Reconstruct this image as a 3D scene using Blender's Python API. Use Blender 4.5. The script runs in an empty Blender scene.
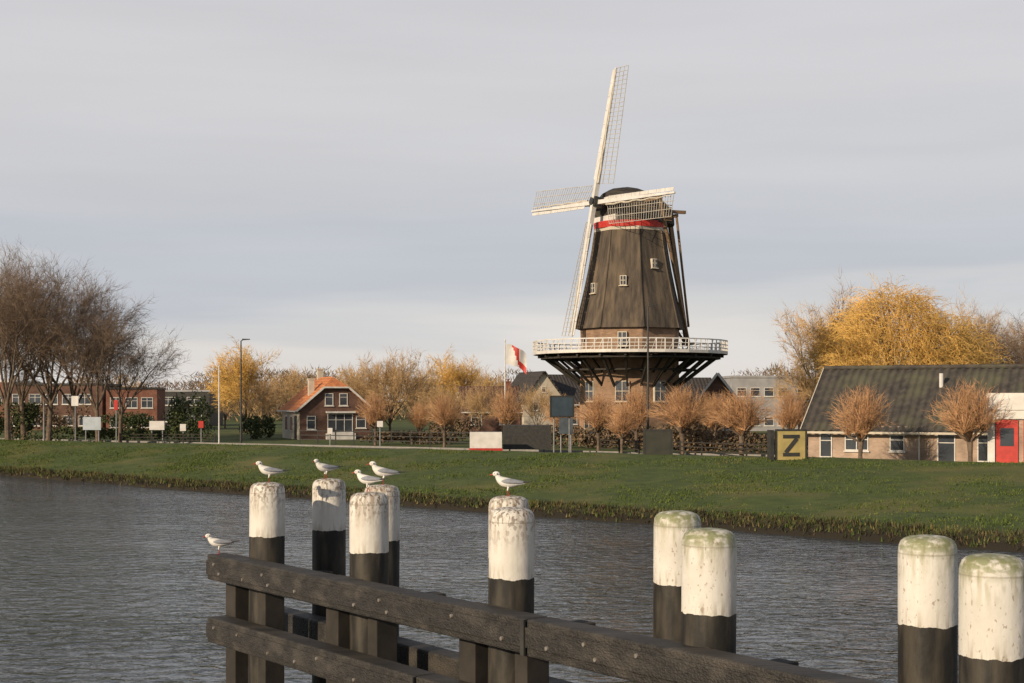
import bpy, math, random
from mathutils import Vector, Matrix, noise
scene=bpy.context.scene
F=1422.0; EYE=4.5; G=1.0
def X(px,D): return (px-512)/F*D
def Zp(py,D): return EYE+(400-py)/F*D
# ---------------------------------------------------------------- materials
def mat(name,c1,c2=None,scale=3.0,rough=0.8,bump=0.0,stretch=(1,1,1),lo=0.35,hi=0.65,metal=0.0,detail=5,c3=None,s3=0.5,bscale=None,spec=0.3):
    m=bpy.data.materials.new(name); m.use_nodes=True
    nt=m.node_tree; b=nt.nodes['Principled BSDF']
    b.inputs['Roughness'].default_value=rough; b.inputs['Metallic'].default_value=metal
    b.inputs['Specular IOR Level'].default_value=spec
    if c2 is None: c2=tuple(x*0.75 for x in c1)
    tc=nt.nodes.new('ShaderNodeTexCoord'); mp=nt.nodes.new('ShaderNodeMapping')
    mp.inputs['Scale'].default_value=stretch
    nt.links.new(tc.outputs['Object'],mp.inputs['Vector'])
    n=nt.nodes.new('ShaderNodeTexNoise'); n.inputs['Scale'].default_value=scale; n.inputs['Detail'].default_value=detail
    nt.links.new(mp.outputs[0],n.inputs['Vector'])
    r=nt.nodes.new('ShaderNodeValToRGB'); r.color_ramp.elements[0].position=lo; r.color_ramp.elements[1].position=hi
    r.color_ramp.elements[0].color=(*c1,1); r.color_ramp.elements[1].color=(*c2,1)
    nt.links.new(n.outputs['Fac'],r.inputs[0])
    out=r.outputs[0]
    if c3 is not None:
        n3=nt.nodes.new('ShaderNodeTexNoise'); n3.inputs['Scale'].default_value=s3; n3.inputs['Detail'].default_value=4
        nt.links.new(mp.outputs[0],n3.inputs['Vector'])
        r3=nt.nodes.new('ShaderNodeValToRGB'); r3.color_ramp.elements[0].position=.5; r3.color_ramp.elements[1].position=.68
        nt.links.new(n3.outputs['Fac'],r3.inputs[0])
        mx=nt.nodes.new('ShaderNodeMix'); mx.data_type='RGBA'
        nt.links.new(r3.outputs[0],mx.inputs[0]); nt.links.new(out,mx.inputs[6]); mx.inputs[7].default_value=(*c3,1)
        out=mx.outputs[2]
    nt.links.new(out,b.inputs['Base Color'])
    if bump>0:
        bp=nt.nodes.new('ShaderNodeBump'); bp.inputs['Strength'].default_value=bump; bp.inputs['Distance'].default_value=0.03
        if bscale:
            nb=nt.nodes.new('ShaderNodeTexNoise'); nb.inputs['Scale'].default_value=bscale
            nt.links.new(mp.outputs[0],nb.inputs['Vector']); nt.links.new(nb.outputs['Fac'],bp.inputs['Height'])
        else: nt.links.new(n.outputs['Fac'],bp.inputs['Height'])
        nt.links.new(bp.outputs[0],b.inputs['Normal'])
    return m
def brickmat(name,c1,c2,mortar,scale=1.0):
    m=bpy.data.materials.new(name); m.use_nodes=True
    nt=m.node_tree; b=nt.nodes['Principled BSDF']; b.inputs['Roughness'].default_value=.9; b.inputs['Specular IOR Level'].default_value=.2
    tc=nt.nodes.new('ShaderNodeTexCoord')
    sp=nt.nodes.new('ShaderNodeSeparateXYZ'); nt.links.new(tc.outputs['Object'],sp.inputs[0])
    ad=nt.nodes.new('ShaderNodeMath'); ad.operation='ADD'; nt.links.new(sp.outputs[0],ad.inputs[0]); nt.links.new(sp.outputs[1],ad.inputs[1])
    cb=nt.nodes.new('ShaderNodeCombineXYZ'); nt.links.new(ad.outputs[0],cb.inputs[0]); nt.links.new(sp.outputs[2],cb.inputs[1])
    bt=nt.nodes.new('ShaderNodeTexBrick'); nt.links.new(cb.outputs[0],bt.inputs['Vector'])
    bt.inputs['Scale'].default_value=scale; bt.inputs['Brick Width'].default_value=.22; bt.inputs['Row Height'].default_value=.075
    bt.inputs['Mortar Size'].default_value=.008
    bt.inputs['Color1'].default_value=(*c1,1); bt.inputs['Color2'].default_value=(*c2,1); bt.inputs['Mortar'].default_value=(*mortar,1)
    n=nt.nodes.new('ShaderNodeTexNoise'); n.inputs['Scale'].default_value=1.1; n.inputs['Detail'].default_value=6
    nt.links.new(tc.outputs['Object'],n.inputs['Vector'])
    mr=nt.nodes.new('ShaderNodeMapRange'); mr.inputs[1].default_value=.3; mr.inputs[2].default_value=.7; mr.inputs[3].default_value=.6; mr.inputs[4].default_value=1.15
    nt.links.new(n.outputs['Fac'],mr.inputs[0])
    vm=nt.nodes.new('ShaderNodeVectorMath'); vm.operation='SCALE'; nt.links.new(bt.outputs['Color'],vm.inputs[0]); nt.links.new(mr.outputs[0],vm.inputs['Scale'])
    nt.links.new(vm.outputs[0],b.inputs['Base Color'])
    return m
def ribmat(name,c1,c2,period=.35,axis='X'):
    m=mat(name,c1,c2,2.5,.85,0)
    nt=m.node_tree; b=nt.nodes['Principled BSDF']
    tc=nt.nodes.new('ShaderNodeTexCoord')
    w=nt.nodes.new('ShaderNodeTexWave'); w.bands_direction=axis; w.inputs['Scale'].default_value=.314/period; w.inputs['Distortion'].default_value=.2
    nt.links.new(tc.outputs['Object'],w.inputs['Vector'])
    w2=nt.nodes.new('ShaderNodeTexWave'); w2.bands_direction='Z'; w2.inputs['Scale'].default_value=1.2
    nt.links.new(tc.outputs['Object'],w2.inputs['Vector'])
    a=nt.nodes.new('ShaderNodeMath'); a.operation='ADD'; nt.links.new(w.outputs['Fac'],a.inputs[0]); nt.links.new(w2.outputs['Fac'],a.inputs[1])
    bp=nt.nodes.new('ShaderNodeBump'); bp.inputs['Strength'].default_value=.8; bp.inputs['Distance'].default_value=.06
    nt.links.new(a.outputs[0],bp.inputs['Height']); nt.links.new(bp.outputs[0],b.inputs['Normal'])
    return m
M={}
M['bark']=mat('bark',(.17,.125,.09),(.085,.065,.05),4,.9,.4)
M['twig_grey']=mat('twig_grey',(.25,.175,.12),(.14,.10,.07),2,.9)
M['twig_red']=mat('twig_red',(.56,.33,.17),(.34,.19,.10),1.5,.9)
M['twig_gold']=mat('twig_gold',(.74,.46,.13),(.5,.32,.10),.6,.9)
M['twig_tan']=mat('twig_tan',(.56,.37,.18),(.34,.23,.12),1.0,.9)
M['leaf_dark']=mat('leaf_dark',(.035,.055,.02),(.075,.085,.03),1.5,.9)
M['leaf_brown']=mat('leaf_brown',(.19,.13,.075),(.09,.07,.045),.3,.95)
M['glass']=mat('window_glass',(.03,.035,.045),(.06,.07,.085),.7,.12,spec=.6)
M['white']=mat('white_paint',(.64,.62,.59),(.52,.50,.47),2,.5)
M['cream']=mat('cream_paint',(.56,.50,.41),(.45,.40,.32),2,.7)
M['dark']=mat('dark_paint',(.028,.028,.028),(.045,.044,.04),5,.5)
M['steel']=mat('galvanised_steel',(.25,.25,.25),(.17,.17,.18),6,.5,metal=.3)
M['red']=mat('red_paint',(.48,.04,.03),(.36,.03,.025),3,.5)
M['thatch']=mat('thatch',(.105,.083,.064),(.052,.043,.035),1.1,.95,.9,stretch=(3,3,.35),c3=(.15,.115,.08),s3=.5,bscale=9)
M['brick_tan']=brickmat('tan_brick',(.33,.20,.12),(.23,.135,.085),(.28,.23,.18))
M['brick_red']=brickmat('red_brick',(.25,.09,.055),(.17,.06,.04),(.22,.17,.14))
M['brick_dk']=brickmat('dark_brick',(.15,.075,.053),(.105,.052,.04),(.15,.12,.1))
M['brick_pink']=brickmat('pale_brick',(.44,.32,.24),(.36,.25,.19),(.4,.34,.28))
M['tile_orange']=ribmat('orange_tile',(.60,.23,.085),(.40,.14,.06),.3,'Y')
M['tile_dark']=ribmat('dark_tile',(.06,.053,.05),(.04,.036,.035),.35,'X')
M['tile_brown']=ribmat('brown_tile',(.13,.07,.05),(.08,.048,.037),.35,'X')
M['corr']=mat('weathered_roof_sheet',(.082,.072,.06),(.046,.042,.038),2.2,.85,.3,c3=(.095,.092,.06),s3=.6)
M['render']=mat('grey_render',(.33,.33,.34),(.25,.25,.26),1,.8)
M['wood_tan']=mat('oiled_wood',(.26,.165,.09),(.15,.10,.06),3,.7,stretch=(1,1,.3))
M['wood_dk']=mat('tarred_wood',(.026,.023,.02),(.042,.037,.031),4,.8,.3)
M['slat']=mat('weathered_slats',(.5,.47,.41),(.36,.33,.29),2,.8)

# ---------------------------------------------------------------- mesh builder
class MB:
    def __init__(s): s.v=[]; s.f=[]; s.m=[]
    def box(s,c,ex,ey=None,ez=None,mi=0):
        c=Vector(c)
        if ey is None:
            ex,ey,ez=Vector((ex[0],0,0)),Vector((0,ex[1],0)),Vector((0,0,ex[2]))
        b=len(s.v)
        for k in (-.5,.5):
            for j in (-.5,.5):
                for i in (-.5,.5): s.v.append(c+ex*i+ey*j+ez*k)
        fl=ex.cross(ey).dot(ez)<0
        for q in ((0,2,3,1),(4,5,7,6),(0,1,5,4),(2,6,7,3),(0,4,6,2),(1,3,7,5)):
            t=tuple(b+i for i in q); s.f.append(t[::-1] if fl else t); s.m.append(mi)
    def bx(s,x0,x1,y0,y1,z0,z1,mi=0): s.box(((x0+x1)/2,(y0+y1)/2,(z0+z1)/2),(x1-x0,y1-y0,z1-z0),mi=mi)
    def beam(s,p0,p1,w,h,mi=0,up=Vector((0,0,1))):
        p0=Vector(p0);p1=Vector(p1);d=p1-p0;L=d.length;d=d/L
        a=d.cross(up)
        if a.length<1e-4: a=d.cross(Vector((1,0,0)))
        a.normalize(); b=a.cross(d).normalized()
        s.box((p0+p1)/2,d*L,a*w,b*h,mi)
    def tube(s,p0,p1,r0,r1,n=5,mi=0,cap=False):
        p0=Vector(p0);p1=Vector(p1);d=(p1-p0)
        if d.length<1e-6:return
        d.normalize(); a=d.cross(Vector((0,0,1)))
        if a.length<.05: a=d.cross(Vector((1,0,0)))
        a.normalize(); b=d.cross(a); k=len(s.v)
        for i in range(n):
            t=2*math.pi*i/n; o=a*math.cos(t)+b*math.sin(t)
            s.v.append(p0+o*r0); s.v.append(p1+o*r1)
        for i in range(n):
            j=(i+1)%n; s.f.append((k+2*i,k+2*j,k+2*j+1,k+2*i+1)); s.m.append(mi)
        if cap:
            s.f.append(tuple(k+2*i+1 for i in range(n))); s.m.append(mi)
            s.f.append(tuple(k+2*i for i in reversed(range(n)))); s.m.append(mi)
    def spike(s,p0,p1,r,mi=0):
        d=(p1-p0); a=d.cross(Vector((0,0,1)))
        if a.length<1e-4: a=Vector((1,0,0))
        a.normalize(); b=d.cross(a).normalized(); k=len(s.v)
        s.v+= [p0+a*r,p0-a*r*.5+b*r*.87,p0-a*r*.5-b*r*.87,p1]
        s.f+=[(k,k+1,k+3),(k+1,k+2,k+3),(k+2,k,k+3)]; s.m+=[mi]*3
    def poly(s,pts,mi=0):
        k=len(s.v); s.v+=[Vector(p) for p in pts]; s.f.append(tuple(range(k,k+len(pts)))); s.m.append(mi)
    def loft(s,rings,mi=0,close=True,caps=False):
        k=len(s.v); n=len(rings[0])
        for r in rings: s.v+=[Vector(p) for p in r]
        for i in range(len(rings)-1):
            for j in range(n if close else n-1):
                a=k+i*n+j; b=k+i*n+(j+1)%n
                s.f.append((a,b,b+n,a+n)); s.m.append(mi)
        if caps:
            s.f.append(tuple(reversed(range(k,k+n)))); s.m.append(mi)
            q=k+(len(rings)-1)*n; s.f.append(tuple(range(q,q+n))); s.m.append(mi)
    def obj(s,name,mats,parent=None,smooth=False,loc=None,bevel=0):
        me=bpy.data.meshes.new(name); me.from_pydata(s.v,[],s.f)
        for m in mats: me.materials.append(m)
        me.polygons.foreach_set('material_index',s.m)
        if smooth: me.polygons.foreach_set('use_smooth',[True]*len(s.f))
        me.update(); o=bpy.data.objects.new(name,me); scene.collection.objects.link(o)
        if parent: o.parent=parent
        if loc is not None: o.location=loc
        if bevel:
            bv=o.modifiers.new('bevel','BEVEL'); bv.width=bevel; bv.segments=2
        return o
def empty(name,loc=(0,0,0),rz=0):
    e=bpy.data.objects.new(name,None); scene.collection.objects.link(e); e.location=loc; e.rotation_euler=(0,0,rz); e.empty_display_size=.5; return e
def link(src,name,loc,rz=0,sc=(1,1,1)):
    o=bpy.data.objects.new(name,src.data); scene.collection.objects.link(o); o.location=loc; o.rotation_euler=(0,0,rz); o.scale=sc; return o

# ---------------------------------------------------------------- terrain
def W(t): return Vector((-30+45*t,84-42*t,0))
def C(t): return Vector((-37+60.4*t,103-38*t,0))
def zprof(w):
    if w<0: return w*12
    if w<.05: return .42*(w/.05)**.7
    u=(w-.05)/.95
    return .42+1.18*(u*.75+.25*(3*u*u-2*u**3))
def bank(t,w):
    a=W(t).lerp(C(t),w)
    n=noise.noise(Vector((a.x*.35,a.y*.35,0)))*.12+noise.noise(Vector((a.x*1.3,a.y*1.3,3)))*.045
    if w<=.06:
        sh=noise.noise(Vector((a.x*.5,a.y*.5,7)))*.5+noise.noise(Vector((a.x*.12,a.y*.12,9)))*.7
        a=a+Vector((.68,.73,0))*sh
    return Vector((a.x,a.y,zprof(w)+n*(1 if w>.03 else 0)))
mb=MB()
ws=[-.06,-.03,0,.015,.03,.05]+[.05+.95*i/30 for i in range(1,31)]
NT=420
def fan(t):
    ang=math.radians(153-(t+3)/6*153); return Vector((math.cos(ang),math.sin(ang),0))
ext=[(2,1.55),(4,1.2),(6,1.02),(9,G),(15,G),(40,G),(120,G),(400,G),(3500,G)]
rows=[]
for i in range(NT+1):
    t=-3+6*i/NT
    r=[bank(t,w) for w in ws]
    base=C(t); N=fan(t)
    for d,z in ext:
        q=base+N*d; q.z=z+(noise.noise(Vector((q.x*.3,q.y*.3,1)))*.08 if d<7 else 0); r.append(q)
    rows.append(r)
mb.loft(rows,0,close=False)
mb.loft([[Vector((-30+45*t,84-42*t,0))+Vector((-.68,-.73,0))*d+Vector((0,0,z)) for d,z in ((84,-.8),(88,.8),(96,1.6),(120,1.2),(900,1.0))] for t in (-8,-3,0,3,8)],0,close=False)
gm=mat('grass_ground',(.042,.066,.014),(.082,.105,.024),1.2,.95,.8,c3=(.12,.115,.035),s3=.25,bscale=10,detail=9,lo=.3,hi=.7)
nt=gm.node_tree; b=nt.nodes['Principled BSDF']; src=b.inputs['Base Color'].links[0].from_socket
geo=nt.nodes.new('ShaderNodeNewGeometry'); sp=nt.nodes.new('ShaderNodeSeparateXYZ'); nt.links.new(geo.outputs['Position'],sp.inputs[0])
mr=nt.nodes.new('ShaderNodeMapRange'); mr.inputs[1].default_value=.22; mr.inputs[2].default_value=.5; nt.links.new(sp.outputs[2],mr.inputs[0])
mx=nt.nodes.new('ShaderNodeMix'); mx.data_type='RGBA'; nt.links.new(mr.outputs[0],mx.inputs[0]); mx.inputs[6].default_value=(.025,.02,.013,1); nt.links.new(src,mx.inputs[7]); nt.links.new(mx.outputs[2],b.inputs['Base Color'])
ground=mb.obj('ground',[gm],smooth=True)
R=random.Random(4)
mb=MB()
for i in range(80000):
    t=R.uniform(-.3,1.5); w=R.random()**.9
    q0=R.random()
    if q0<.07: w=R.uniform(.012,.06)
    elif q0<.12: w=R.uniform(.93,1.0)
    p=bank(t,w); dens=noise.noise(Vector((p.x*.25,p.y*.25,5)))
    if w>.1 and R.random()<.3-dens: continue
    edge=w<.06
    h=R.uniform(.03,.085)*(1+dens) if not edge else R.uniform(.07,.22)
    if not edge and R.random()<.03: h*=2.3
    mi=R.choice((0,0,0,1,1)) if not edge else R.choice((2,3,0,4,4))
    if noise.noise(Vector((p.x*.4,p.y*.4,11)))>.42: mi=R.choice((1,2))
    for k in range(3):
        a=R.uniform(0,6.28); lean=Vector((math.cos(a),math.sin(a),0))*h*R.uniform(.1,.9)
        s=Vector((math.cos(a+1.5),math.sin(a+1.5),0))*R.uniform(.015,.035)
        q=p+Vector((R.uniform(-.12,.12),R.uniform(-.12,.12),-.02))
        n=len(mb.v); mb.v+=[q-s,q+s,q+lean+Vector((0,0,h))]; mb.f.append((n,n+1,n+2)); mb.m.append(mi)
for g in range(45):
    t0=R.uniform(-.2,1.4); w0=R.uniform(.01,.06)
    for k in range(R.randint(4,16)):
        p=bank(t0+R.gauss(0,.006),w0); a=R.uniform(0,6.28); h=R.uniform(.2,.5)
        mb.spike(p,p+Vector((math.cos(a)*.12,math.sin(a)*.12,h)),.012,R.choice((2,3,3)))
mb.obj('grass',[mat('grass_a',(.055,.085,.016),(.075,.105,.022),.5,.9),mat('grass_b',(.085,.115,.024),(.11,.13,.03),.5,.9),mat('grass_straw',(.17,.145,.055),(.125,.11,.045),.5,.9),mat('reed_brown',(.10,.07,.037),(.06,.043,.025),.5,.9),mat('wet_dark',(.025,.027,.013),(.035,.03,.018),1,.9)])
mb=MB(); rd=[]
for i in range(60):
    t=-1.3+2.05*i/59; b0=C(t); N=Vector((.53,.85,0)); rd.append([b0+N*10+Vector((0,0,G+.004)),b0+N*15+Vector((0,0,G+.004))])
mb.loft(rd,0,close=False); mb.obj('road',[mat('asphalt',(.05,.05,.05),(.065,.063,.06),8,.9)])
mb=MB()
for off in (9.9,15.1):
    pts=[C(-1.3+2.05*i/59)+Vector((.53,.85,0))*off+Vector((0,0,G+.05)) for i in range(60)]
    for a,c in zip(pts,pts[1:]): mb.beam(a,c,.15,.16)
mb.obj('kerb',[mat('kerb_stone',(.25,.24,.22),(.2,.19,.18),3)])

# ---------------------------------------------------------------- water
wm=bpy.data.materials.new('canal_water'); wm.use_nodes=True; nt=wm.node_tree; b=nt.nodes['Principled BSDF']
b.inputs['Base Color'].default_value=(.042,.052,.062,1); b.inputs['Roughness'].default_value=.07; b.inputs['IOR'].default_value=1.36
tc=nt.nodes.new('ShaderNodeTexCoord')
def wnoise(scale,st,det,rot=0.75,dist=0.3,rg=.5):
    mp=nt.nodes.new('ShaderNodeMapping'); mp.inputs['Rotation'].default_value=(0,0,rot); mp.inputs['Scale'].default_value=st
    nt.links.new(tc.outputs['Object'],mp.inputs[0]); n=nt.nodes.new('ShaderNodeTexNoise'); n.inputs['Scale'].default_value=scale; n.inputs['Detail'].default_value=det
    n.inputs['Distortion'].default_value=dist; n.inputs['Roughness'].default_value=rg
    nt.links.new(mp.outputs[0],n.inputs['Vector']); return n
n1=wnoise(1.7,(1,1.6,1),3,.2,.7,.5); n2=wnoise(.10,(1,2,1),3,.75); n3=wnoise(6,(1,1.3,1),2,-.3,.4)
ad=nt.nodes.new('ShaderNodeMath'); ad.operation='MULTIPLY_ADD'; nt.links.new(n3.outputs['Fac'],ad.inputs[0]); ad.inputs[1].default_value=.14; nt.links.new(n1.outputs['Fac'],ad.inputs[2])
b1=nt.nodes.new('ShaderNodeBump'); b1.inputs['Strength'].default_value=1; b1.inputs['Distance'].default_value=.125
mr=nt.nodes.new('ShaderNodeMapRange'); mr.inputs[1].default_value=.35; mr.inputs[2].default_value=.65; mr.inputs[3].default_value=.5; mr.inputs[4].default_value=1.15
nt.links.new(n2.outputs['Fac'],mr.inputs[0])
ml=nt.nodes.new('ShaderNodeMath'); ml.operation='MULTIPLY'; nt.links.new(ad.outputs[0],ml.inputs[0]); nt.links.new(mr.outputs[0],ml.inputs[1])
nt.links.new(ml.outputs[0],b1.inputs['Height']); nt.links.new(b1.outputs[0],b.inputs['Normal'])
mb=MB()
def wl(t,d): return Vector((-30+45*t,84-42*t,0))+Vector((.68,.73,0))*d
mb.poly([wl(-8,-86),wl(8,-86),wl(8,2.2),wl(-8,2.2)])
mb.obj('water',[wm])

# ---------------------------------------------------------------- trees
def rdir(R,d,ang):
    a=d.orthogonal().normalized(); b=d.cross(a); t=R.uniform(0,6.2832)
    return (d*math.cos(ang)+(a*math.cos(t)+b*math.sin(t))*math.sin(ang)).normalized()
def grow(mb,R,p,d,L,r,lev,maxlev,prm):
    ns=(5,4,3,2,2)[min(lev,4)]; nd=(8,6,4,3,3)[min(lev,4)]
    pts=[p]; dirs=[d]; rr=[r]
    for i in range(ns):
        d=(d+Vector((R.gauss(0,1),R.gauss(0,1),R.gauss(0,1)))*prm['wob']+Vector((0,0,prm['up']))).normalized()
        q=p+d*(L/ns); r2=r*(1-(i+1)/ns*.7)
        mb.tube(p,q,rr[-1],r2,nd,0 if lev<2 else 1); p=q; pts.append(q); dirs.append(d); rr.append(r2)
    if lev>=maxlev:
        for k in range(prm['tw']):
            i=R.randint(0,ns); dd=rdir(R,dirs[i],R.uniform(.3,.9)); e=pts[i]+dd*L*R.uniform(.4,.9); mb.spike(pts[i],e,prm['tr'],1)
            if prm.get('t2') and R.random()<prm['t2']:
                b0=pts[i].lerp(e,R.uniform(.3,.7)); mb.spike(b0,b0+rdir(R,dd,.6)*L*.45,prm['tr']*.8,1)
        return
    nc=prm['n'][min(lev,len(prm['n'])-1)]
    for k in range(nc):
        f=.3+.7*(k+R.random())/nc; x=f*ns; i=min(int(x),ns-1); q=pts[i].lerp(pts[i+1],x-i); rq=rr[i]+(rr[i+1]-rr[i])*(x-i)
        dd=rdir(R,dirs[i+1],R.uniform(*prm['ang'])); Lc=L*R.uniform(.45,.7)*(1.1-.35*f)
        grow(mb,R,q,dd,Lc,max(rq*.5,prm['tr']),lev+1,maxlev,prm)
def bigtree(name,seed,H,mats,trunk=.25,limbs=6,spread=.5,loc=(0,0,G),tw=5,n=(7,6,5),r0=None,tr=.014,up=.06,t2=0):
    R=random.Random(seed); mb=MB(); prm=dict(wob=.11,up=up,tw=tw,tr=tr,n=n,ang=(.4,.9),t2=t2)
    r=r0 or H*.014; p=Vector((0,0,-.3)); top=Vector((R.uniform(-.2,.2),R.uniform(-.2,.2),H*trunk))
    mb.tube(p,p.lerp(top,.15),r*1.6,r*1.15,10); mb.tube(p.lerp(top,.15),top,r*1.15,r*.9,10)
    for k in range(limbs):
        a=6.2832*k/limbs+R.uniform(-.4,.4); s=spread*R.uniform(.4,1.15) if k else .08
        d=Vector((math.cos(a)*s,math.sin(a)*s,1)).normalized()
        grow(mb,R,top-Vector((0,0,R.uniform(0,H*trunk*.25))),d,H*(1-trunk)*R.uniform(.62,.78),r*.55,0,2,prm)
    return mb.obj(name,mats,loc=loc)
BG=[M['bark'],M['twig_grey']]
def at(px,D,z=G): return (X(px,D),D,z)
t1=bigtree('bare_tree',1,15,BG,loc=at(8,112),trunk=.24,limbs=8,tw=9,n=(8,7,5),tr=.0115,t2=.7,spread=.6,up=.03)
t2=bigtree('bare_tree',2,14.2,BG,loc=at(48,116),trunk=.24,limbs=8,tw=9,n=(8,7,5),tr=.0115,t2=.7,spread=.6,up=.03)
t3=bigtree('bare_tree',3,12,BG,loc=at(98,114),trunk=.24,limbs=7,tw=9,n=(8,7,5),spread=.65,tr=.0115,t2=.7,up=.02)
link(t2,'bare_tree',at(24,124),2.1,(1.0,1.0,1.06))
link(t1,'bare_tree',at(76,121),1.2,(.85,.85,.9))
link(t3,'bare_tree',at(120,117),2.5,(.85,.85,.80))
link(t2,'bare_tree',at(-34,116),4,(1,1,1.04))
GT=[M['bark'],M['twig_gold']]; TT=[M['bark'],M['twig_tan']]
g1=bigtree('golden_tree',11,8.6,GT,loc=at(246,150),trunk=.15,limbs=8,spread=.7,tw=10,n=(8,6,5),tr=.02,t2=.4)
b1_=bigtree('bare_tree',12,8.5,TT,loc=at(390,135),trunk=.15,limbs=8,spread=.7,tw=9,n=(8,6,5),tr=.015,t2=.4)
link(g1,'golden_tree',at(455,160),1.5,(.9,.9,.93))
link(b1_,'bare_tree',at(290,165),1.9,(.9,.9,.9))
link(b1_,'bare_tree',at(360,160),.7,(.9,.9,.95))
link(b1_,'bare_tree',at(418,140),2.7,(.7,.7,.85))
link(b1_,'bare_tree',at(440,132),5.1,(.55,.55,.6))
link(b1_,'bare_tree',at(487,170),3.3,(.8,.8,.9))
link(b1_,'bare_tree',at(480,128),1.1,(.5,.5,.62))
link(b1_,'bare_tree',at(538,132),2.2,(.5,.5,.6))
link(b1_,'bare_tree',at(262,150),4.3,(.65,.65,.7))
link(g1,'golden_tree',at(225,175),3.5,(.85,.85,.82))
link(b1_,'bare_tree',at(700,125),.2,(.45,.45,.5))
r1=bigtree('bare_tree',15,13.0,TT,loc=at(826,142),trunk=.15,limbs=8,spread=.6,tw=9,n=(8,6,5),tr=.018,t2=.4)
link(t3,'bare_tree',at(1000,145),1,(.95,.95,1.02)); link(t3,'bare_tree',at(1028,140),3,(.9,.9,1.0)); link(r1,'bare_tree',at(1045,150),2.4,(.9,.9,.9))
link(r1,'bare_tree',at(975,150),4.4,(.8,.8,.95)); link(b1_,'bare_tree',at(805,150),4.4,(.8,.8,1.0))
link(g1,'golden_tree',at(842,142),2.4,(1.1,1.1,1.35))
def willow(name,loc,H,rx,seed,ns=3000):
    R=random.Random(seed); mb=MB()
    mb.tube((0,0,-.3),(.2,0,H*.3),.5,.36,10)
    for k in range(18):
        a=6.2832*k/18+R.uniform(-.3,.3); e=R.uniform(.3,1.0); tgt=Vector((math.cos(a)*rx*.8*e,math.sin(a)*rx*.8*e,H*(.97-.35*e*e)))
        p=Vector((.2,0,H*.28)); m=p.lerp(tgt,.5)+Vector((0,0,H*.1)); mb.tube(p,m,.2,.11,6); mb.tube(m,tgt,.11,.03,5)
    lumps=[(R.uniform(0,6.28),R.uniform(.1,1),R.uniform(.72,1.1),R.uniform(-.6,.6)) for _ in range(34)]
    for i in range(ns):
        a=R.uniform(0,6.2832); e=R.random()**.55; lo=min(lumps,key=lambda l:(e*math.cos(a)-l[1]*math.cos(l[0]))**2+(e*math.sin(a)-l[1]*math.sin(l[0]))**2)
        dep=R.random()**1.6*.45
        rad=e*rx*lo[2]*(1-dep*.3); z=H*(1-.5*e**2.4)*(.8+.2*lo[2])*(1-dep)*R.uniform(.93,1.0)
        p=Vector((math.cos(a)*rad,math.sin(a)*rad,z)); o=Vector((math.cos(a),math.sin(a),0)); L=R.uniform(.8,2.6)*H/12
        q=p; d=(o*.5+Vector((R.gauss(0,.5),R.gauss(0,.5),R.uniform(.3,1.2)))).normalized(); g=R.uniform(.28,.55)
        for s in range(5):
            q2=q+d*(L/5); mb.tube(q,q2,.026-.004*s,.022-.004*s,3,1)
            if s in (1,2,3): mb.spike(q2,q2+rdir(R,d,.7)*L*.22,.014,1)
            q=q2; d=(d+Vector((R.gauss(0,.12),R.gauss(0,.12),-g))).normalized()
    return mb.obj(name,[M['bark'],M['twig_gold']],loc=loc)
willow('weeping_willow',at(893,130),13.6,7.6,5,5200)
willow('weeping_willow',at(952,134),11.6,4.4,7,1900)
def pollard(seed):
    R=random.Random(seed); mb=MB()
    mb.tube((0,0,-.4),(.03,.02,.7),.12,.09,8); mb.tube((.03,.02,.7),(0,0,1.35),.09,.13,8)
    heads=[Vector((0,0,1.4))]
    for k in range(6):
        a=k*1.05+R.uniform(-.2,.2); q=Vector((math.cos(a)*R.uniform(.3,.6),math.sin(a)*R.uniform(.3,.6),R.uniform(1.6,2.1))); mb.tube((0,0,1.3),q,.065,.05,6); heads.append(q)
    sx=R.uniform(.9,1.12)
    for k in range(290):
        h=R.choice(heads); a=R.uniform(0,6.28); el=R.uniform(-.2,1.5); d=Vector((math.cos(a)*math.cos(el)*sx,math.sin(a)*math.cos(el),math.sin(el)))
        c=Vector((0,0,2.45)); L=R.uniform(.68,1.15)
        tgt=c+d*1.45*L; mid=h.lerp(tgt,.5)+Vector((R.gauss(0,.06),R.gauss(0,.06),.1))
        mb.tube(h,mid,.013,.009,3,1); mb.tube(mid,tgt,.009,.004,3,1)
        for j in range(7):
            f=R.random(); b=h.lerp(mid,f*2) if f<.5 else mid.lerp(tgt,f*2-1); mb.spike(b,b+rdir(R,(tgt-mid).normalized(),R.uniform(.3,1.0))*R.uniform(.25,.6),.008,1)
    return mb
pm=[M['bark'],M['twig_red']]
pls=[pollard(s).obj('pollard_tree',pm) for s in (1,2,3,4)]
pos=[(375,110,392,42),(444,105,394,44),(507,104,388,40),(598,98,394,50),(636,94,386,46),(682,90,386,66),(742,86,390,70),(861,73,386,68),(970,71,382,74),(790,92,390,44),(560,104,396,38),(715,97,392,45),(622,90,404,40),(420,112,402,30)]
for i,(px,D,py,w) in enumerate(pos):
    H=EYE-.9+(400-py)/F*D; s=H/4.0; sw=(w/2*D/F)/1.5
    if i<4: o=pls[i]; o.location=(X(px,D),D,.9); o.scale=(sw,sw,s)
    else: link(pls[(i*3)%4],'pollard_tree',(X(px,D),D,.9),i*1.3,(sw,sw*1.05,s))
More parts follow.
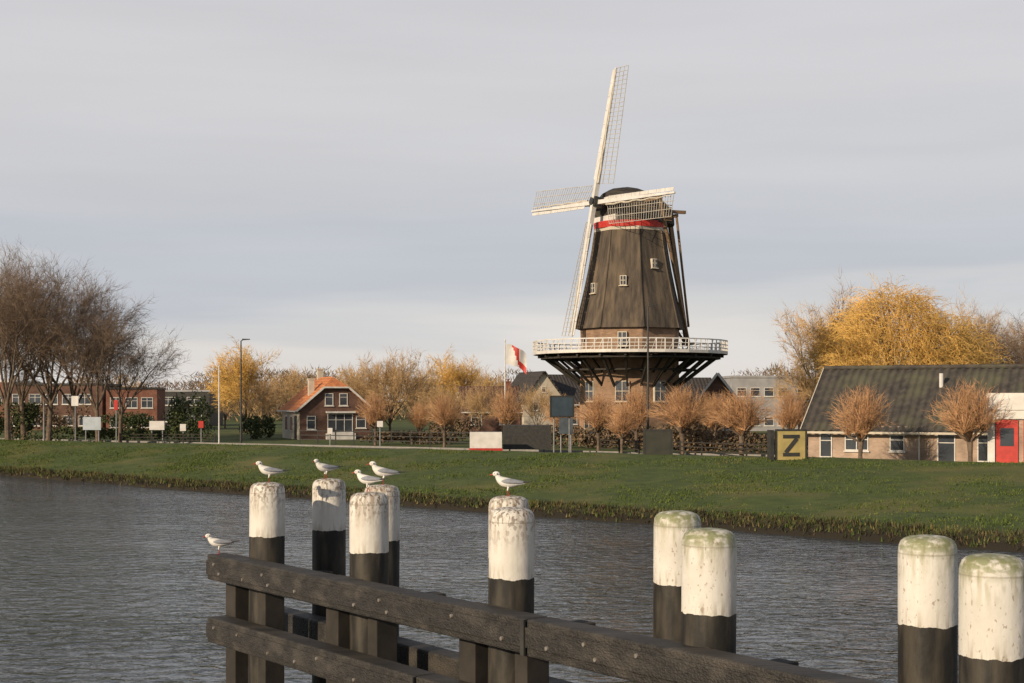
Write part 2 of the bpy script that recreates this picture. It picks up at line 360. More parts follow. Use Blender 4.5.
def shrub(name,loc,rx,ry,h,mt,n=1500,seed=1,leaf=.12):
    R=random.Random(seed); mb=MB(); mb.tube((0,0,-.2),(0,0,h*.5),.08,.04,5,1)
    cl=[Vector((R.uniform(-.7,.7)*rx,R.uniform(-.7,.7)*ry,R.uniform(.2,.8)*h)) for _ in range(14)]
    for i in range(n):
        c=R.choice(cl); d=Vector((R.gauss(0,1),R.gauss(0,1),R.gauss(0,1))).normalized()*R.uniform(.5,1)
        p=c+Vector((d.x*rx*.38,d.y*ry*.38,d.z*h*.25)); p.z=max(p.z,.02)
        a=Vector((R.gauss(0,1),R.gauss(0,1),R.gauss(0,1))).normalized(); b=a.orthogonal().normalized(); s=leaf*R.uniform(.6,1.4)
        mb.poly([p-a*s,p+b*s*.6,p+a*s,p-b*s*.6])
    return mb.obj(name,[mt,M['bark']],loc=loc)
shrub('evergreen_shrub',at(190,118),2.4,1.6,4.3,M['leaf_dark'],2600,1)
shrub('evergreen_shrub',at(256,128),1.6,1.2,2.5,M['leaf_dark'],1400,2)
shrub('hedge',at(412,112),4.2,.8,1.1,M['leaf_brown'],1800,3)
shrub('evergreen_shrub',at(12,125),2.5,1.6,3.6,M['leaf_dark'],2000,4)
shrub('hedge',at(590,103),4.5,.9,1.8,M['leaf_brown'],2400,5)
shrub('evergreen_shrub',at(128,150),4,1.6,2.3,M['leaf_dark'],1800,6)
shrub('hedge',at(735,92),5.5,.9,1.6,M['leaf_brown'],2800,8)
shrub('hedge',at(665,100),5.0,.9,2.3,M['leaf_brown'],2800,9)
shrub('hedge',at(100,119),7,.9,1.3,M['leaf_dark'],3000,10)
shrub('evergreen_shrub',at(45,135),4,1.6,3.4,M['leaf_brown'],2200,11)
shrub('evergreen_shrub',at(455,118),2.4,1.2,2.3,M['leaf_brown'],1600,12)
R=random.Random(9); mb=MB()
for i in range(190):
    D=R.uniform(230,330); px=R.uniform(-150,1200); h=R.uniform(3.5,8)+(2.5 if 740<px<1100 else 0)+(1.5 if 200<px<520 else 0); w=R.uniform(3,7); c=Vector((X(px,D),D,G)); mi=R.choice((0,0,1,2))
    for j in range(330):
        d=Vector((R.gauss(0,.5),R.gauss(0,.5),0)); z=h*R.random(); k=math.sqrt(max(0,1-(z/h-.4)**2*2.2)); p=c+Vector((d.x*w*k,d.y*w*k,z))
        mb.spike(p,p+Vector((R.gauss(0,.5),R.gauss(0,.5),R.uniform(.4,1.2))),.09,mi)
mb.obj('distant_trees',[M['leaf_brown'],M['twig_tan'],M['twig_grey']])

# ---------------------------------------------------------------- buildings
def solid(o,t):
    m=o.modifiers.new('s','SOLIDIFY'); m.thickness=t; m.offset=1
def windows(e,lst,y=0,frame=M['white']):
    a=MB(); g=MB()
    for (x,z,w,h) in lst:
        g.bx(x-w/2+.03,x+w/2-.03,y-.015,y+.05,z+.03,z+h-.03)
        f=.06
        a.bx(x-w/2,x+w/2,y-.06,y+.04,z,z+f); a.bx(x-w/2,x+w/2,y-.06,y+.04,z+h-f,z+h)
        a.bx(x-w/2,x-w/2+f,y-.057,y+.04,z+f,z+h-f); a.bx(x+w/2-f,x+w/2,y-.057,y+.04,z+f,z+h-f)
        nb=max(1,round(w/.8))
        for k in range(1,nb): xx=x-w/2+w*k/nb; a.bx(xx-.025,xx+.025,y-.05,y+.04,z+f,z+h-f)
        a.bx(x-w/2+f,x+w/2-f,y-.045,y+.04,z+h*.66,z+h*.66+.04)
        a.bx(x-w/2-.06,x+w/2+.06,y-.12,y,z-.08,z-.003)
    a.obj('window_frames',[frame],e); g.obj('window_glass',[M['glass']],e)
def gable(name,loc,rz,Wd,Dp,hw,hr,ridge,wall,roof,wins=(),doors=(),chim=(),oh=.3,trim=True):
    e=empty(name,loc,rz); a=MB(); a.bx(0,Wd,0,Dp,-.3,hw)
    if ridge=='y':
        for y0,y1 in ((0,.25),(Dp-.25,Dp)):
            a.loft([[(0,y0,hw),(Wd,y0,hw),(Wd/2,y0,hr-.02)],[(0,y1,hw),(Wd,y1,hw),(Wd/2,y1,hr-.02)]],caps=True)
    else:
        for x0,x1 in ((0,.25),(Wd-.25,Wd)):
            a.loft([[(x0,0,hw),(x0,Dp,hw),(x0,Dp/2,hr-.02)],[(x1,0,hw),(x1,Dp,hw),(x1,Dp/2,hr-.02)]],caps=True)
    a.obj('walls',[wall],e); r=MB(); 
    if ridge=='y':
        k=(hr-hw)/(Wd/2)*oh
        r.poly([(-oh,-oh,hw-k),(-oh,Dp+oh,hw-k),(Wd/2,Dp+oh,hr),(Wd/2,-oh,hr)][::-1]); r.poly([(Wd+oh,-oh,hw-k),(Wd/2,-oh,hr),(Wd/2,Dp+oh,hr),(Wd+oh,Dp+oh,hw-k)][::-1])
        if trim:
            t=MB(); t.beam((-oh,-oh-.03,hw-k),(Wd/2,-oh-.03,hr),.05,.2); t.beam((Wd+oh,-oh-.034,hw-k),(Wd/2,-oh-.034,hr),.05,.2); t.obj('bargeboards',[M['white']],e)
    else:
        k=(hr-hw)/(Dp/2)*oh
        r.poly([(-oh,-oh,hw-k),(Wd+oh,-oh,hw-k),(Wd+oh,Dp/2,hr),(-oh,Dp/2,hr)]); r.poly([(Wd+oh,Dp+oh,hw-k),(-oh,Dp+oh,hw-k),(-oh,Dp/2,hr),(Wd+oh,Dp/2,hr)])
        t=MB(); t.beam((-oh,-oh-.05,hw-k),(Wd+oh,-oh-.05,hw-k),.1,.12); t.obj('gutter',[M['white']],e)
    solid(r.obj('roof',[roof],e),.12)
    if wins: windows(e,wins)
    if chim:
        c=MB()
        for (x,y,z0,z1) in chim: c.bx(x-.3,x+.3,y-.3,y+.3,z0,z1); c.bx(x-.36,x+.36,y-.36,y+.36,z1,z1+.12); c.tube((x,y,z1+.12),(x,y,z1+.4),.12,.1,8,cap=True)
        c.obj('chimney',[M['brick_red']],e)
    return e
def flat(name,loc,rz,Wd,Dp,h,wall,wins,trim=M['white']):
    e=empty(name,loc,rz); a=MB(); a.bx(0,Wd,0,Dp,-.3,h); a.obj('walls',[wall],e)
    t=MB(); t.bx(-.1,Wd+.1,-.1,Dp+.1,h+.003,h+.25); t.obj('roof',[trim],e); windows(e,wins); return e
e=empty('brick_house',(X(300,125),125,G),math.radians(20.5)); a=MB(); a.bx(0,6.4,.0,7.5,-.3,2.8)
poly=[(0,2.8),(6.4,2.8),(4.27,4.6),(2.13,4.6)]
a.loft([[(x,0,z) for x,z in poly],[(x,.25,z) for x,z in poly]],caps=True); a.obj('walls',[M['brick_dk']],e)
r=MB(); r.poly([(-.4,-.3,2.55),(2.1,-.3,4.68),(3.2,1.1,5.6),(3.2,7.8,5.6),(-.4,7.8,2.55)]); r.poly([(6.8,-.3,2.55),(6.8,7.8,2.55),(3.2,7.8,5.6),(3.2,1.1,5.6),(4.3,-.3,4.68)]); r.poly([(2.1,-.3,4.68),(4.3,-.3,4.68),(3.2,1.1,5.6)])
solid(r.obj('roof',[M['tile_orange']],e),-.12)
t=MB(); t.beam((-.4,-.36,2.5),(2.1,-.36,4.63),.06,.16); t.beam((6.8,-.36,2.5),(4.3,-.36,4.63),.06,.16); t.beam((2.1,-.38,4.62),(4.3,-.38,4.62),.06,.14); t.beam((-.47,-.3,2.5),(-.47,7.8,2.5),.1,.12); t.obj('bargeboards',[M['white']],e)
windows(e,[(3.6,.6,2.3,1.7),(1.0,.9,.8,1.2),(2.6,3.0,.75,1.1),(3.9,3.0,.75,1.1),(5.5,1.0,.9,1.1)])
a=MB(); a.bx(-.06,-.003,.1,7.4,0,2.45); a.obj('side_plaster',[M['cream']],e)
dm=MB(); dm.bx(-.12,-.061,1.0,1.9,0,2.1); dm.obj('door',[M['dark']],e)
sg=MB(); sf=MB()
for y in (3.2,5.4): sg.bx(-.14,-.08,y-.5,y+.5,.8,2.0); sf.bx(-.12,-.061,y-.6,y+.6,.7,2.1)
sg.obj('side_windows',[M['glass']],e); sf.obj('side_window_frames',[M['white']],e)
c=MB(); 
for x,y,z0,z1 in ((1.4,1.9,3.5,5.3),(3.2,6.2,5.3,6.3)): c.bx(x-.25,x+.25,y-.25,y+.25,z0,z1); c.bx(x-.31,x+.31,y-.31,y+.31,z1,z1+.12)
c.obj('chimney',[M['cream']],e)
a=MB(); a.bx(2.3,4.9,-.5,-.003,0,.55); a.bx(2.3,4.9,-.5,-.003,2.35,2.5); a.obj('bay',[M['white']],e)
ang=math.atan2(-.43,.9); e=empty('farm_barn',(X(803,80),80,G),ang)
L=34; a=MB(); a.bx(.3,L,0,10.4,-.3,2.05)
for x0 in (.3,L-.25): a.loft([[(x0,0,2.05),(x0,10.4,2.05),(x0,5.2,5.2)],[(x0+.25,0,2.05),(x0+.25,10.4,2.05),(x0+.25,5.2,5.2)]],caps=True)
a.obj('walls',[M['brick_pink']],e)
r=MB(); n=int(L/.06); rings=[]
for i in range(n+1):
    x=i*.062; dz=.05*math.cos(x/.42*6.2832); ring=[]
    for k in range(9):
        f=k/8; ring.append((x,-.45+(5.2+.45)*f,1.78+(5.32-1.78)*f+dz+.05*noise.noise(Vector((x*.3,f*4,0)))+(.03 if k%2 else 0)))
    for k in range(1,5):
        f=k/4; ring.append((x,5.2+5.65*f,5.32-3.54*f+dz))
    rings.append(ring)
r.loft(rings,0,close=False); solid(r.obj('roof',[M['corr']],e),.03)
t=MB(); t.beam((-.03,-.5,1.72),(-.03,5.2,5.3),.05,.3); t.beam((0,-.54,1.7),(L,-.54,1.7),.12,.12); t.obj('gutter',[M['cream']],e)
t=MB(); t.tube((0,5.2,5.4),(L,5.2,5.4),.13,.13,8,cap=True); t.obj('ridge_tiles',[M['corr']],e)
windows(e,[(7.8,.15,.95,1.55),(9.9,.2,1.0,1.5),(3.0,.7,1.3,.9),(5.2,.7,.8,.9),(1.3,.3,.7,1.4)])
t=MB(); t.tube((6.4,-.15,0),(6.4,-.15,1.8),.05,.05,6); t.tube((7.0,3.5,4.2),(7.0,3.5,5.0),.12,.12,8,cap=True); t.obj('pipes',[M['white']],e)
e=empty('red_door_garage',(X(990,71.5),71.5,G),ang); a=MB(); a.bx(0,9,0,5,-.3,3.0); a.obj('walls',[M['brick_pink']],e)
t=MB(); t.bx(-.15,9.15,-.2,5.1,3.003,3.85); t.bx(-.1,.25,-.15,-.003,0,3.0); t.bx(.28,5.4,-.14,-.003,2.55,2.98); t.obj('fascia',[M['white']],e)
d=MB(); d.bx(.3,1.35,-.1,-.003,0,2.5); d.bx(1.6,5.2,-.1,-.003,0,2.5); d.obj('door',[M['red']],e)
g=MB(); g.bx(.5,1.15,-.12,-.101,1.2,2.1); 
for k in range(4): g.bx(1.8+k*.82,2.45+k*.82,-.12,-.101,1.5,2.1)
g.obj('door_panels',[M['glass']],e)
d=MB(); 
for z in (.5,1.0,1.4): d.bx(1.62,5.18,-.108,-.1005,z,z+.03)
d.obj('door_grooves',[M['dark']],e)
flat('brick_office_building',(X(106,160),160,G),.15,5.6,10,4.7,M['brick_red'],[(1.1,.4,1.3,1.2),(2.8,.4,1.3,1.2),(4.5,.4,1.3,1.2),(1.1,2.6,1.3,1.2),(2.8,2.6,1.3,1.2),(4.5,2.6,1.3,1.2)],M['dark'])
flat('brick_office_building',(X(8,165),165,G),.05,10.8,10,5.2,M['brick_dk'],[(1.2+1.9*i,z,1.4,1.2) for i in range(5) for z in (.5,3.0)],M['dark'])
flat('office_building',(X(157,190),190,G),0,7,9,4.6,M['dark'],[(1.5,.6,2,1.1),(5,.6,2,1.1),(1.5,2.8,2,1.1),(5,2.8,2,1.1)],M['render'])
flat('warehouse',(X(-60,200),200,G),0,10,12,6,M['brick_red'],[(2+2*i,3,1.4,1.2) for i in range(4)])
gable('white_house',(X(524,150),150,G),.3,4.4,8,3.6,6.5,'y',M['cream'],M['tile_dark'],[(1.3,2.4,.6,.9),(3.1,2.4,.6,.9),(2.2,4.3,.5,.6)],oh=.35,trim=False)
gable('row_house',(X(545,146),151,G),.3,4.5,8,3.2,6.2,'x',M['brick_tan'],M['tile_dark'],[(1.3,.9,.9,1.2),(3.3,.9,.9,1.2)])
gable('row_house',(X(464,150),150,G),.1,6,7,2.4,4.9,'x',M['brick_dk'],M['tile_brown'],[(1.3,.9,1.1,1.1),(4.3,.9,1.1,1.1)],chim=[(5,3.5,4.3,5.4)])
gable('gabled_house',(X(693,128),128,G),-.15,4.4,7,3.0,5.9,'y',M['brick_dk'],M['tile_dark'],[(1.4,.8,.9,1.2),(3.1,.8,.9,1.2),(2.2,3.2,.7,.8)])
gable('gabled_house',(X(665,135),135,G),.1,5,7,3.2,5.6,'x',M['brick_tan'],M['tile_dark'],[(1.4,.8,.9,1.2),(3.4,.8,.9,1.2)])
flat('office_building',(X(732,160),160,G),.05,7.5,10,6.0,M['render'],[(1.1+1.55*i,z,1.1,1.0) for i in range(4) for z in (.6,3.9)],M['render'])
flat('office_building',(X(786,170),172,G),-.05,6,10,6.0,M['brick_tan'],[(1.1+1.7*i,z,1.1,1.0) for i in range(3) for z in (.6,3.4)],M['render'])

# ---------------------------------------------------------------- windmill
D0=115; ax=X(630,D0); e=empty('windmill',(ax,D0,0))
u=Vector((.47,-.883,0)).normalized(); n=Vector((u.y,-u.x,0)).normalized()
def octo(r,z,k=8,off=.2): return [(r*math.cos(2*math.pi*(i+off)/k),r*math.sin(2*math.pi*(i+off)/k),z) for i in range(k)]
a=MB(); a.loft([octo(4.25,.7),octo(4.05,8.3)]); a.loft([octo(4.0,8.3),octo(4.12,10.25)]); a.obj('brick_base',[M['brick_tan']],e)
prof=[(4.5,10.2),(4.42,10.5),(4.1,11.8),(3.72,13.4),(3.38,15.0),(3.1,16.6),(2.9,18.0)]
a=MB(); a.loft([octo(r,z) for r,z in prof],caps=True); a.obj('thatched_body',[M['thatch']],e)
a=MB()
for i in range(8):
    for (r0,z0),(r1,z1) in zip(prof,prof[1:]):
        th=2*math.pi*(i+.2)/8; a.tube((r0*math.cos(th),r0*math.sin(th),z0),(r1*math.cos(th),r1*math.sin(th),z1),.08,.08,6)
a.obj('thatch_hips',[M['thatch']],e)
a=MB(); a.loft([octo(2.95,18.003),octo(2.98,18.25)],caps=True); a.obj('white_band',[M['cream']],e)
a=MB(); a.loft([octo(2.9,18.253,24,0),octo(2.95,18.75,24,0)],caps=True); a.obj('red_band',[M['red']],e)
def facet_win(ai,z,w,h,name):
    th=2*math.pi*(ai+.2+.5)/8; nr=Vector((math.cos(th),math.sin(th),0)); tg=Vector((-nr.y,nr.x,0))
    r=None
    if z>10.2:
        for (r0,z0),(r1,z1) in zip(prof,prof[1:]):
            if z0<=z<=z1: r=r0+(r1-r0)*(z-z0)/(z1-z0)
    else: r=4.1
    r=r*math.cos(math.pi/8); c=nr*(r+.02)+Vector((0,0,z))
    f=MB(); f.box(c,nr*.4,tg*(w+.12),Vector((0,0,h+.12)),0); f.box(c+nr*.16,nr*.12,tg*w,Vector((0,0,h)),1)
    f.box(c+nr*.22,nr*.05,tg*.05,Vector((0,0,h)),0); f.box(c+nr*.22,nr*.048,tg*w,Vector((0,0,.05)),0); f.box(c+nr*.2-Vector((0,0,h/2+.1)),nr*.2,tg*(w+.3),Vector((0,0,.06)),0)
    f.obj(name,[M['cream'],M['glass']],e)
for ai,z,w,h in ((5,13.9,.40,.66),(4,13.4,.40,.70),(6,15.3,.35,.6),(5,9.3,.6,1.0),(4,5.2,1.0,1.5),(5,5.2,1.0,1.5),(6,5.2,1.0,1.5),(5,2.2,1.2,1.8),(4,2.2,1.2,1.8),(3,5,.9,1.3)):
    facet_win(ai,z,w,h,'window')
SR=7.8; SZ=8.25; K=24
a=MB(); a.loft([octo(4.0,SZ-.1,K,0),octo(SR,SZ-.1,K,0),octo(SR,SZ+.08,K,0),octo(4.0,SZ+.08,K,0)]); a.obj('stage_deck',[M['wood_dk']],e)
a=MB(); ring=[Vector(p) for p in octo(SR+.02,0,K,0)]
for i in range(K):
    p=ring[i];q=ring[(i+1)%K]
    for z,h in ((SZ+.95,.09),(SZ+.62,.05),(SZ+.34,.05)): a.beam(p+Vector((0,0,z)),q+Vector((0,0,z)),.07,h)
    a.beam(p*1.004+Vector((0,0,SZ)),q*1.004+Vector((0,0,SZ)),.05,.24)
    for f in (0,.333,.666): c=p.lerp(q,f); a.box(c+Vector((0,0,SZ+.5)),(.08,.08,.85))
    for f in (.166,.5,.833): c=p.lerp(q,f); a.beam(c+Vector((0,0,SZ+.1)),c.lerp(q,.3)+Vector((0,0,SZ+.9)),.03,.03)
a.obj('stage_railing',[M['white']],e)
a=MB()
for i in range(K):
    d=Vector((math.cos(2*math.pi*(i+.5)/K),math.sin(2*math.pi*(i+.5)/K),0)); d2=Vector((math.cos(2*math.pi*(i+1.5)/K),math.sin(2*math.pi*(i+1.5)/K),0))
    a.beam(d*3.8+Vector((0,0,SZ-.25)),d*7.5+Vector((0,0,SZ-.25)),.16,.22)
    a.beam(d*3.95+Vector((0,0,5.6)),d*7.0+Vector((0,0,SZ-.35)),.16,.18)
    a.beam(d*3.95+Vector((0,0,6.7)),d*5.6+Vector((0,0,SZ-.35)),.12,.14)
    for rr,z in ((5.6,SZ-.42),(7.2,SZ-.42),(5.3,6.9)): a.beam(d*rr+Vector((0,0,z)),d2*rr+Vector((0,0,z)),.12,.14)
a.obj('stage_braces',[M['wood_dk']],e)
CB=18.65
def capring(aa,w,h):
    pts=[]
    for i in range(15):
        th=math.pi*i/14; c=math.cos(th); s=math.sin(th); pts.append(n*aa+u*(w*math.copysign(abs(c)**.85,c))+Vector((0,0,CB+h*(s**.9))))
    return pts
a=MB(); a.loft([capring(*q) for q in ((2.3,1.75,2.5),(1.6,2.3,2.85),(.7,2.7,3.0),(-.2,2.85,2.95),(-1.2,2.8,2.7),(-2.2,2.45,2.3),(-3.1,1.8,1.75),(-3.7,.8,1.0))],caps=True)
a.obj('cap',[mat('cap_roof',(.06,.052,.044),(.03,.027,.025),2,.9,.6,stretch=(1,1,4))],e,smooth=False)
a=MB(); a.box(n*2.36+Vector((0,0,CB+.3)),n*.1,u*3.3,Vector((0,0,.6))); a.box(n*2.38+Vector((0,0,CB+1.9)),n*.12,u*1.2,Vector((0,0,.35))); a.obj('cap_front_board',[M['white']],e)
a=MB()
for k in range(7):
    a.beam(n*1.9+u*2.55+Vector((0,0,CB+.2+k*.2)),n*-2.2+u*2.72+Vector((0,0,CB+.2+k*.2)),.08,.07)
a.obj('cap_slats',[M['wood_tan']],e)
tilt=math.radians(9); nn=(n*math.cos(tilt)+Vector((0,0,math.sin(tilt)))).normalized()
hub=n*3.2+Vector((0,0,Zp(205,D0))); upv=nn.cross(u); upv=upv if upv.z>0 else -upv
a=MB(); a.tube(hub-nn*2.6,hub+nn*.5,.32,.3,10,cap=True); a.box(hub,nn*.75,u*.8,upv*.8); a.obj('windshaft',[M['dark']],e)
al=-.055; cloth=mat('sail_cloth',(.58,.53,.44),(.42,.38,.31),3,.9)
for k in range(4):
    th=al+k*math.pi/2
    r=(u*math.cos(th)+upv*math.sin(th)).normalized(); tr=(u*math.sin(th)-upv*math.cos(th)).normalized()
    off=nn*(.2 if k%2 else -.12); h=hub+off; L=10.9 if k%2 else 11.0
    s=MB()
    def ringp(dist,w): c=h+r*dist; return [c+tr*w+nn*w*1.1,c-tr*w+nn*w*1.1,c-tr*w-nn*w*1.1,c+tr*w-nn*w*1.1]
    s.loft([ringp(-.5,.18),ringp(4,.14),ringp(L,.07)],caps=True); s.obj('sail_stock',[M['white']],e)
    s=MB(); d=1.5; CW=1.75
    def lp(dist,x):
        pitch=.30*(1-dist/L)+.04
        return h+r*dist+tr*(x*math.cos(pitch))+nn*(-x*math.sin(pitch))
    while d<L: 
        s.beam(lp(d,-.12),lp(d,CW),.03,.035,up=nn); d+=.36
    for x in (.6,1.18,CW): 
        for i in range(8): s.beam(lp(1.5+i*(L-1.55)/8,x),lp(1.5+(i+1)*(L-1.55)/8,x),.035,.04,up=nn)
    s.obj('sail_lattice',[M['slat']],e)
    s=MB()
    for i in range(8):
        d0=1.8+i*1.13; s.poly([lp(d0,-.16),lp(d0+1.08,-.16),lp(d0+1.08,-.42),lp(d0,-.42)])
    solid(s.obj('leading_boards',[M['white']],e),.03)
    s=MB()
    pr=lp(1.5,.25)+nn*.12
    for i in range(16):
        q=lp(1.5+(i+1)*.57,.25+.05*math.sin(i*1.7))+nn*.12; s.tube(pr,q,.085-.003*i,.082-.003*i,7); pr=q
    s.obj('furled_sail_cloth',[cloth],e)
a=MB(); tb=-n*5.6+Vector((0,0,SZ+.7)); rear=-n*3.8+Vector((0,0,CB+1.0))
a.beam(n*1.0+Vector((0,0,CB+1.25)),-n*5.4+Vector((0,0,CB+1.35)),.26,.26); a.beam(rear,tb,.3,.32)
for sgn in (1,-1):
    a.beam(u*sgn*4.3+Vector((0,0,CB+1.7)),tb+u*sgn*.25+Vector((0,0,.2)),.2,.22)
    a.beam(-n*2.6+u*sgn*2.8+Vector((0,0,CB+.6)),tb+u*sgn*.2+Vector((0,0,1.6)),.16,.18)
a.beam(u*-4.4+Vector((0,0,CB+1.7)),u*4.4+Vector((0,0,CB+1.7)),.3,.3); a.beam(-n*2.6+u*-2.9+Vector((0,0,CB+.6)),-n*2.6+u*2.9+Vector((0,0,CB+.6)),.24,.24)
a.beam(tb-u*.9+Vector((0,0,.2)),tb+u*.9+Vector((0,0,.2)),.2,.2)
a.tube(tb-u*1.0+Vector((0,0,.35)),tb-u*.8+Vector((0,0,.35)),.8,.8,12)
a.obj('tail_poles',[M['wood_tan']],e)

# ---------------------------------------------------------------- mooring posts
def postmat(name,kind):
    m=bpy.data.materials.new(name); m.use_nodes=True; nt=m.node_tree; b=nt.nodes['Principled BSDF']; b.inputs['Roughness'].default_value=.6; b.inputs['Specular IOR Level'].default_value=.3
    tc=nt.nodes.new('ShaderNodeTexCoord'); oi=nt.nodes.new('ShaderNodeObjectInfo')
    va=nt.nodes.new('ShaderNodeVectorMath'); va.operation='ADD'
    sc=nt.nodes.new('ShaderNodeVectorMath'); sc.operation='SCALE'; sc.inputs[0].default_value=(13,7,3); nt.links.new(oi.outputs['Random'],sc.inputs['Scale'])
    nt.links.new(tc.outputs['Object'],va.inputs[0]); nt.links.new(sc.outputs[0],va.inputs[1])
    def N(scale,st,det,vec=va.outputs[0]):
        mp=nt.nodes.new('ShaderNodeMapping'); mp.inputs['Scale'].default_value=st; nt.links.new(vec,mp.inputs[0])
        n=nt.nodes.new('ShaderNodeTexNoise'); n.inputs['Scale'].default_value=scale; n.inputs['Detail'].default_value=det; nt.links.new(mp.outputs[0],n.inputs['Vector']); return n.outputs['Fac']
    def MR(x,a,b_,c,d):
        r=nt.nodes.new('ShaderNodeMapRange'); 
        for i,v in enumerate((a,b_,c,d)): r.inputs[i+1].default_value=v
        nt.links.new(x,r.inputs[0]); return r.outputs[0]
    def MATH(op,x,y):
        k=nt.nodes.new('ShaderNodeMath'); k.operation=op
        for i,v in enumerate((x,y)):
            if isinstance(v,float): k.inputs[i].default_value=v
            else: nt.links.new(v,k.inputs[i])
        k.use_clamp=True; return k.outputs[0]
    def MIX(f,a,c):
        k=nt.nodes.new('ShaderNodeMix'); k.data_type='RGBA'; nt.links.new(f,k.inputs[0])
        if isinstance(a,tuple): k.inputs[6].default_value=(*a,1)
        else: nt.links.new(a,k.inputs[6])
        k.inputs[7].default_value=(*c,1); return k.outputs[2]
    sp=nt.nodes.new('ShaderNodeSeparateXYZ'); nt.links.new(tc.outputs['Object'],sp.inputs[0]); z=sp.outputs[2]
    col=MIX(MR(N(3,(1,1,1),4),.4,.7,0,.7),(.64,.62,.57),(.50,.475,.42))
    streak=N(9,(2.2,2.2,.22),6)
    topw=MR(z,-.42,-.02,0,1)
    if kind=='dirty':
        f=MATH('MULTIPLY',MR(streak,.46,.62,0,1),MATH('ADD',topw,.08)); col=MIX(MATH('MULTIPLY',f,.7),col,(.22,.14,.08))
        sp2=MATH('MULTIPLY',MR(N(34,(1,1,.6),3),.52,.58,0,1),MR(z,-.36,-.03,.04,.9)); col=MIX(MATH('MULTIPLY',sp2,.9),col,(.10,.065,.04))
        sp3=MATH('MULTIPLY',MR(N(20,(1,1,.35),4),.54,.6,0,1),MR(z,-.05,-.01,.0,.8)); col=MIX(sp3,col,(.12,.10,.06))
    else:
        f=MATH('MULTIPLY',MR(streak,.44,.62,0,1),MR(z,-.36,-.02,.12,1)); col=MIX(MATH('MULTIPLY',f,.6),col,(.26,.23,.12))
        g=MATH('MULTIPLY',MR(N(12,(1,1,2.0),5),.38,.54,0,1),MR(z,-.17,-.06,0,1)); col=MIX(MATH('MULTIPLY',g,.8),col,(.15,.17,.055))
        g2=MATH('MULTIPLY',MR(N(26,(1,1,.25),4),.5,.62,0,1),MR(z,-.32,-.1,0,.8)); col=MIX(MATH('MULTIPLY',g2,.7),col,(.2,.2,.09))
        sp2=MATH('MULTIPLY',MR(N(45,(1,1,.5),2),.64,.70,0,1),1.0); col=MIX(MATH('MULTIPLY',sp2,.6),col,(.2,.13,.08))
    f=MATH('MULTIPLY',MR(N(12,(2,2,.3),4),.5,.6,0,1),MR(z,-.62,-.48,1,0)); col=MIX(MATH('MULTIPLY',f,.5),col,(.25,.2,.14))
    rg=MATH('MULTIPLY',MR(z,-.135,-.128,0,1),MR(z,-.124,-.117,1,0)); col=MIX(MATH('MULTIPLY',rg,.45),col,(.2,.17,.12))
    zz=nt.nodes.new('ShaderNodeMath'); zz.operation='ADD'; nt.links.new(z,zz.inputs[0]); nt.links.new(MR(N(9,(1,1,0.1),4),.3,.7,-.012,.012),zz.inputs[1])
    edge=MATH('LESS_THAN',zz.outputs[0],-.632)
    blk=MIX(MR(N(7,(1.5,1.5,.3),6),.42,.66,0,.9),(.018,.017,.015),(.06,.052,.04))
    k=nt.nodes.new('ShaderNodeMix'); k.data_type='RGBA'; nt.links.new(edge,k.inputs[0]); nt.links.new(col,k.inputs[6]); nt.links.new(blk,k.inputs[7])
    nt.links.new(k.outputs[2],b.inputs['Base Color'])
    bp=nt.nodes.new('ShaderNodeBump'); bp.inputs['Strength'].default_value=.4; bp.inputs['Distance'].default_value=.01; nt.links.new(N(22,(1,1,.6),5),bp.inputs['Height']); nt.links.new(bp.outputs[0],b.inputs['Normal'])
    return m
pmD=postmat('stained_post_paint','dirty'); pmC=postmat('weathered_post_paint','clean')
def post(px,D,mt,top=None,r=.207):
    prof=[(.001,0),(.08,-.002),(.13,-.009),(.165,-.022),(.188,-.042),(.2,-.07),(r-.002,-.1),(r,-.13),(r,-.3),(r,-.62),(r,-.64),(r,-1.5),(r+.002,-2.6),(r,-4.6)]
    mb=MB(); mb.loft([[(q*math.cos(2*math.pi*i/40),q*math.sin(2*math.pi*i/40),z) for i in range(40)] for q,z in prof])
    o=mb.obj('mooring_post',[mt],smooth=True,loc=(X(px,D),D,EYE-.97 if top is None else top)); o.rotation_euler=(random.Random(px).uniform(-.008,.008),random.Random(px+1).uniform(-.008,.008),px)
    return o
posts={}
for k,px,D,mt in (('A',267.5,16.8,pmD),('B',329,17.6,pmD),('C1',369,15.0,pmD),('C2',382,16.3,pmD),('D',512,12.85,pmD),('D2',509,14.4,pmD),('E',677.5,12.45,pmC),('F',709.5,10.75,pmC),('G',927.5,10.2,pmC),('H',993,8.95,pmC)):
    posts[k]=post(px,D,mt)

# ---------------------------------------------------------------- timber rails
dv=Vector((.598,-.802,0)).normalized(); mv=Vector((-.802,-.598,0)).normalized(); Z3=Vector((0,0,1))
PD=Vector((0,12.85,0))
timber=mat('weathered_timber',(.036,.033,.030),(.017,.016,.0145),4,.62,.8,c3=(.058,.051,.043),s3=1.2,bscale=14,lo=.3,hi=.7,spec=.4)
nt=timber.node_tree
for nd in nt.nodes:
    if nd.type=='MAPPING':
        nd.inputs['Rotation'].default_value=(0,0,math.atan2(.802,.598)); nd.inputs['Scale'].default_value=(.16,3.5,4.5)
e=empty('timber_fender_rail')
def rail(s0,s1,drop,h=.30,th=.26,off=.34,nm='rail',ox=PD,dd=dv,mm=mv):
    a=MB(); c=ox+dd*((s0+s1)/2)+mm*off+Z3*(EYE-drop-h/2); a.box(c,dd*(s1-s0),mm*th,Z3*h)
    return a.obj(nm,[timber],e,bevel=.02)
T1=1.835; JS=.82
rail(-5.45,JS-.008,T1,nm='upper_rail'); rail(JS+.008,6.5,T1,nm='upper_rail',h=.315)
rail(-5.45,-.9,2.58,nm='lower_rail'); rail(-.885,6.5,2.58,nm='lower_rail')
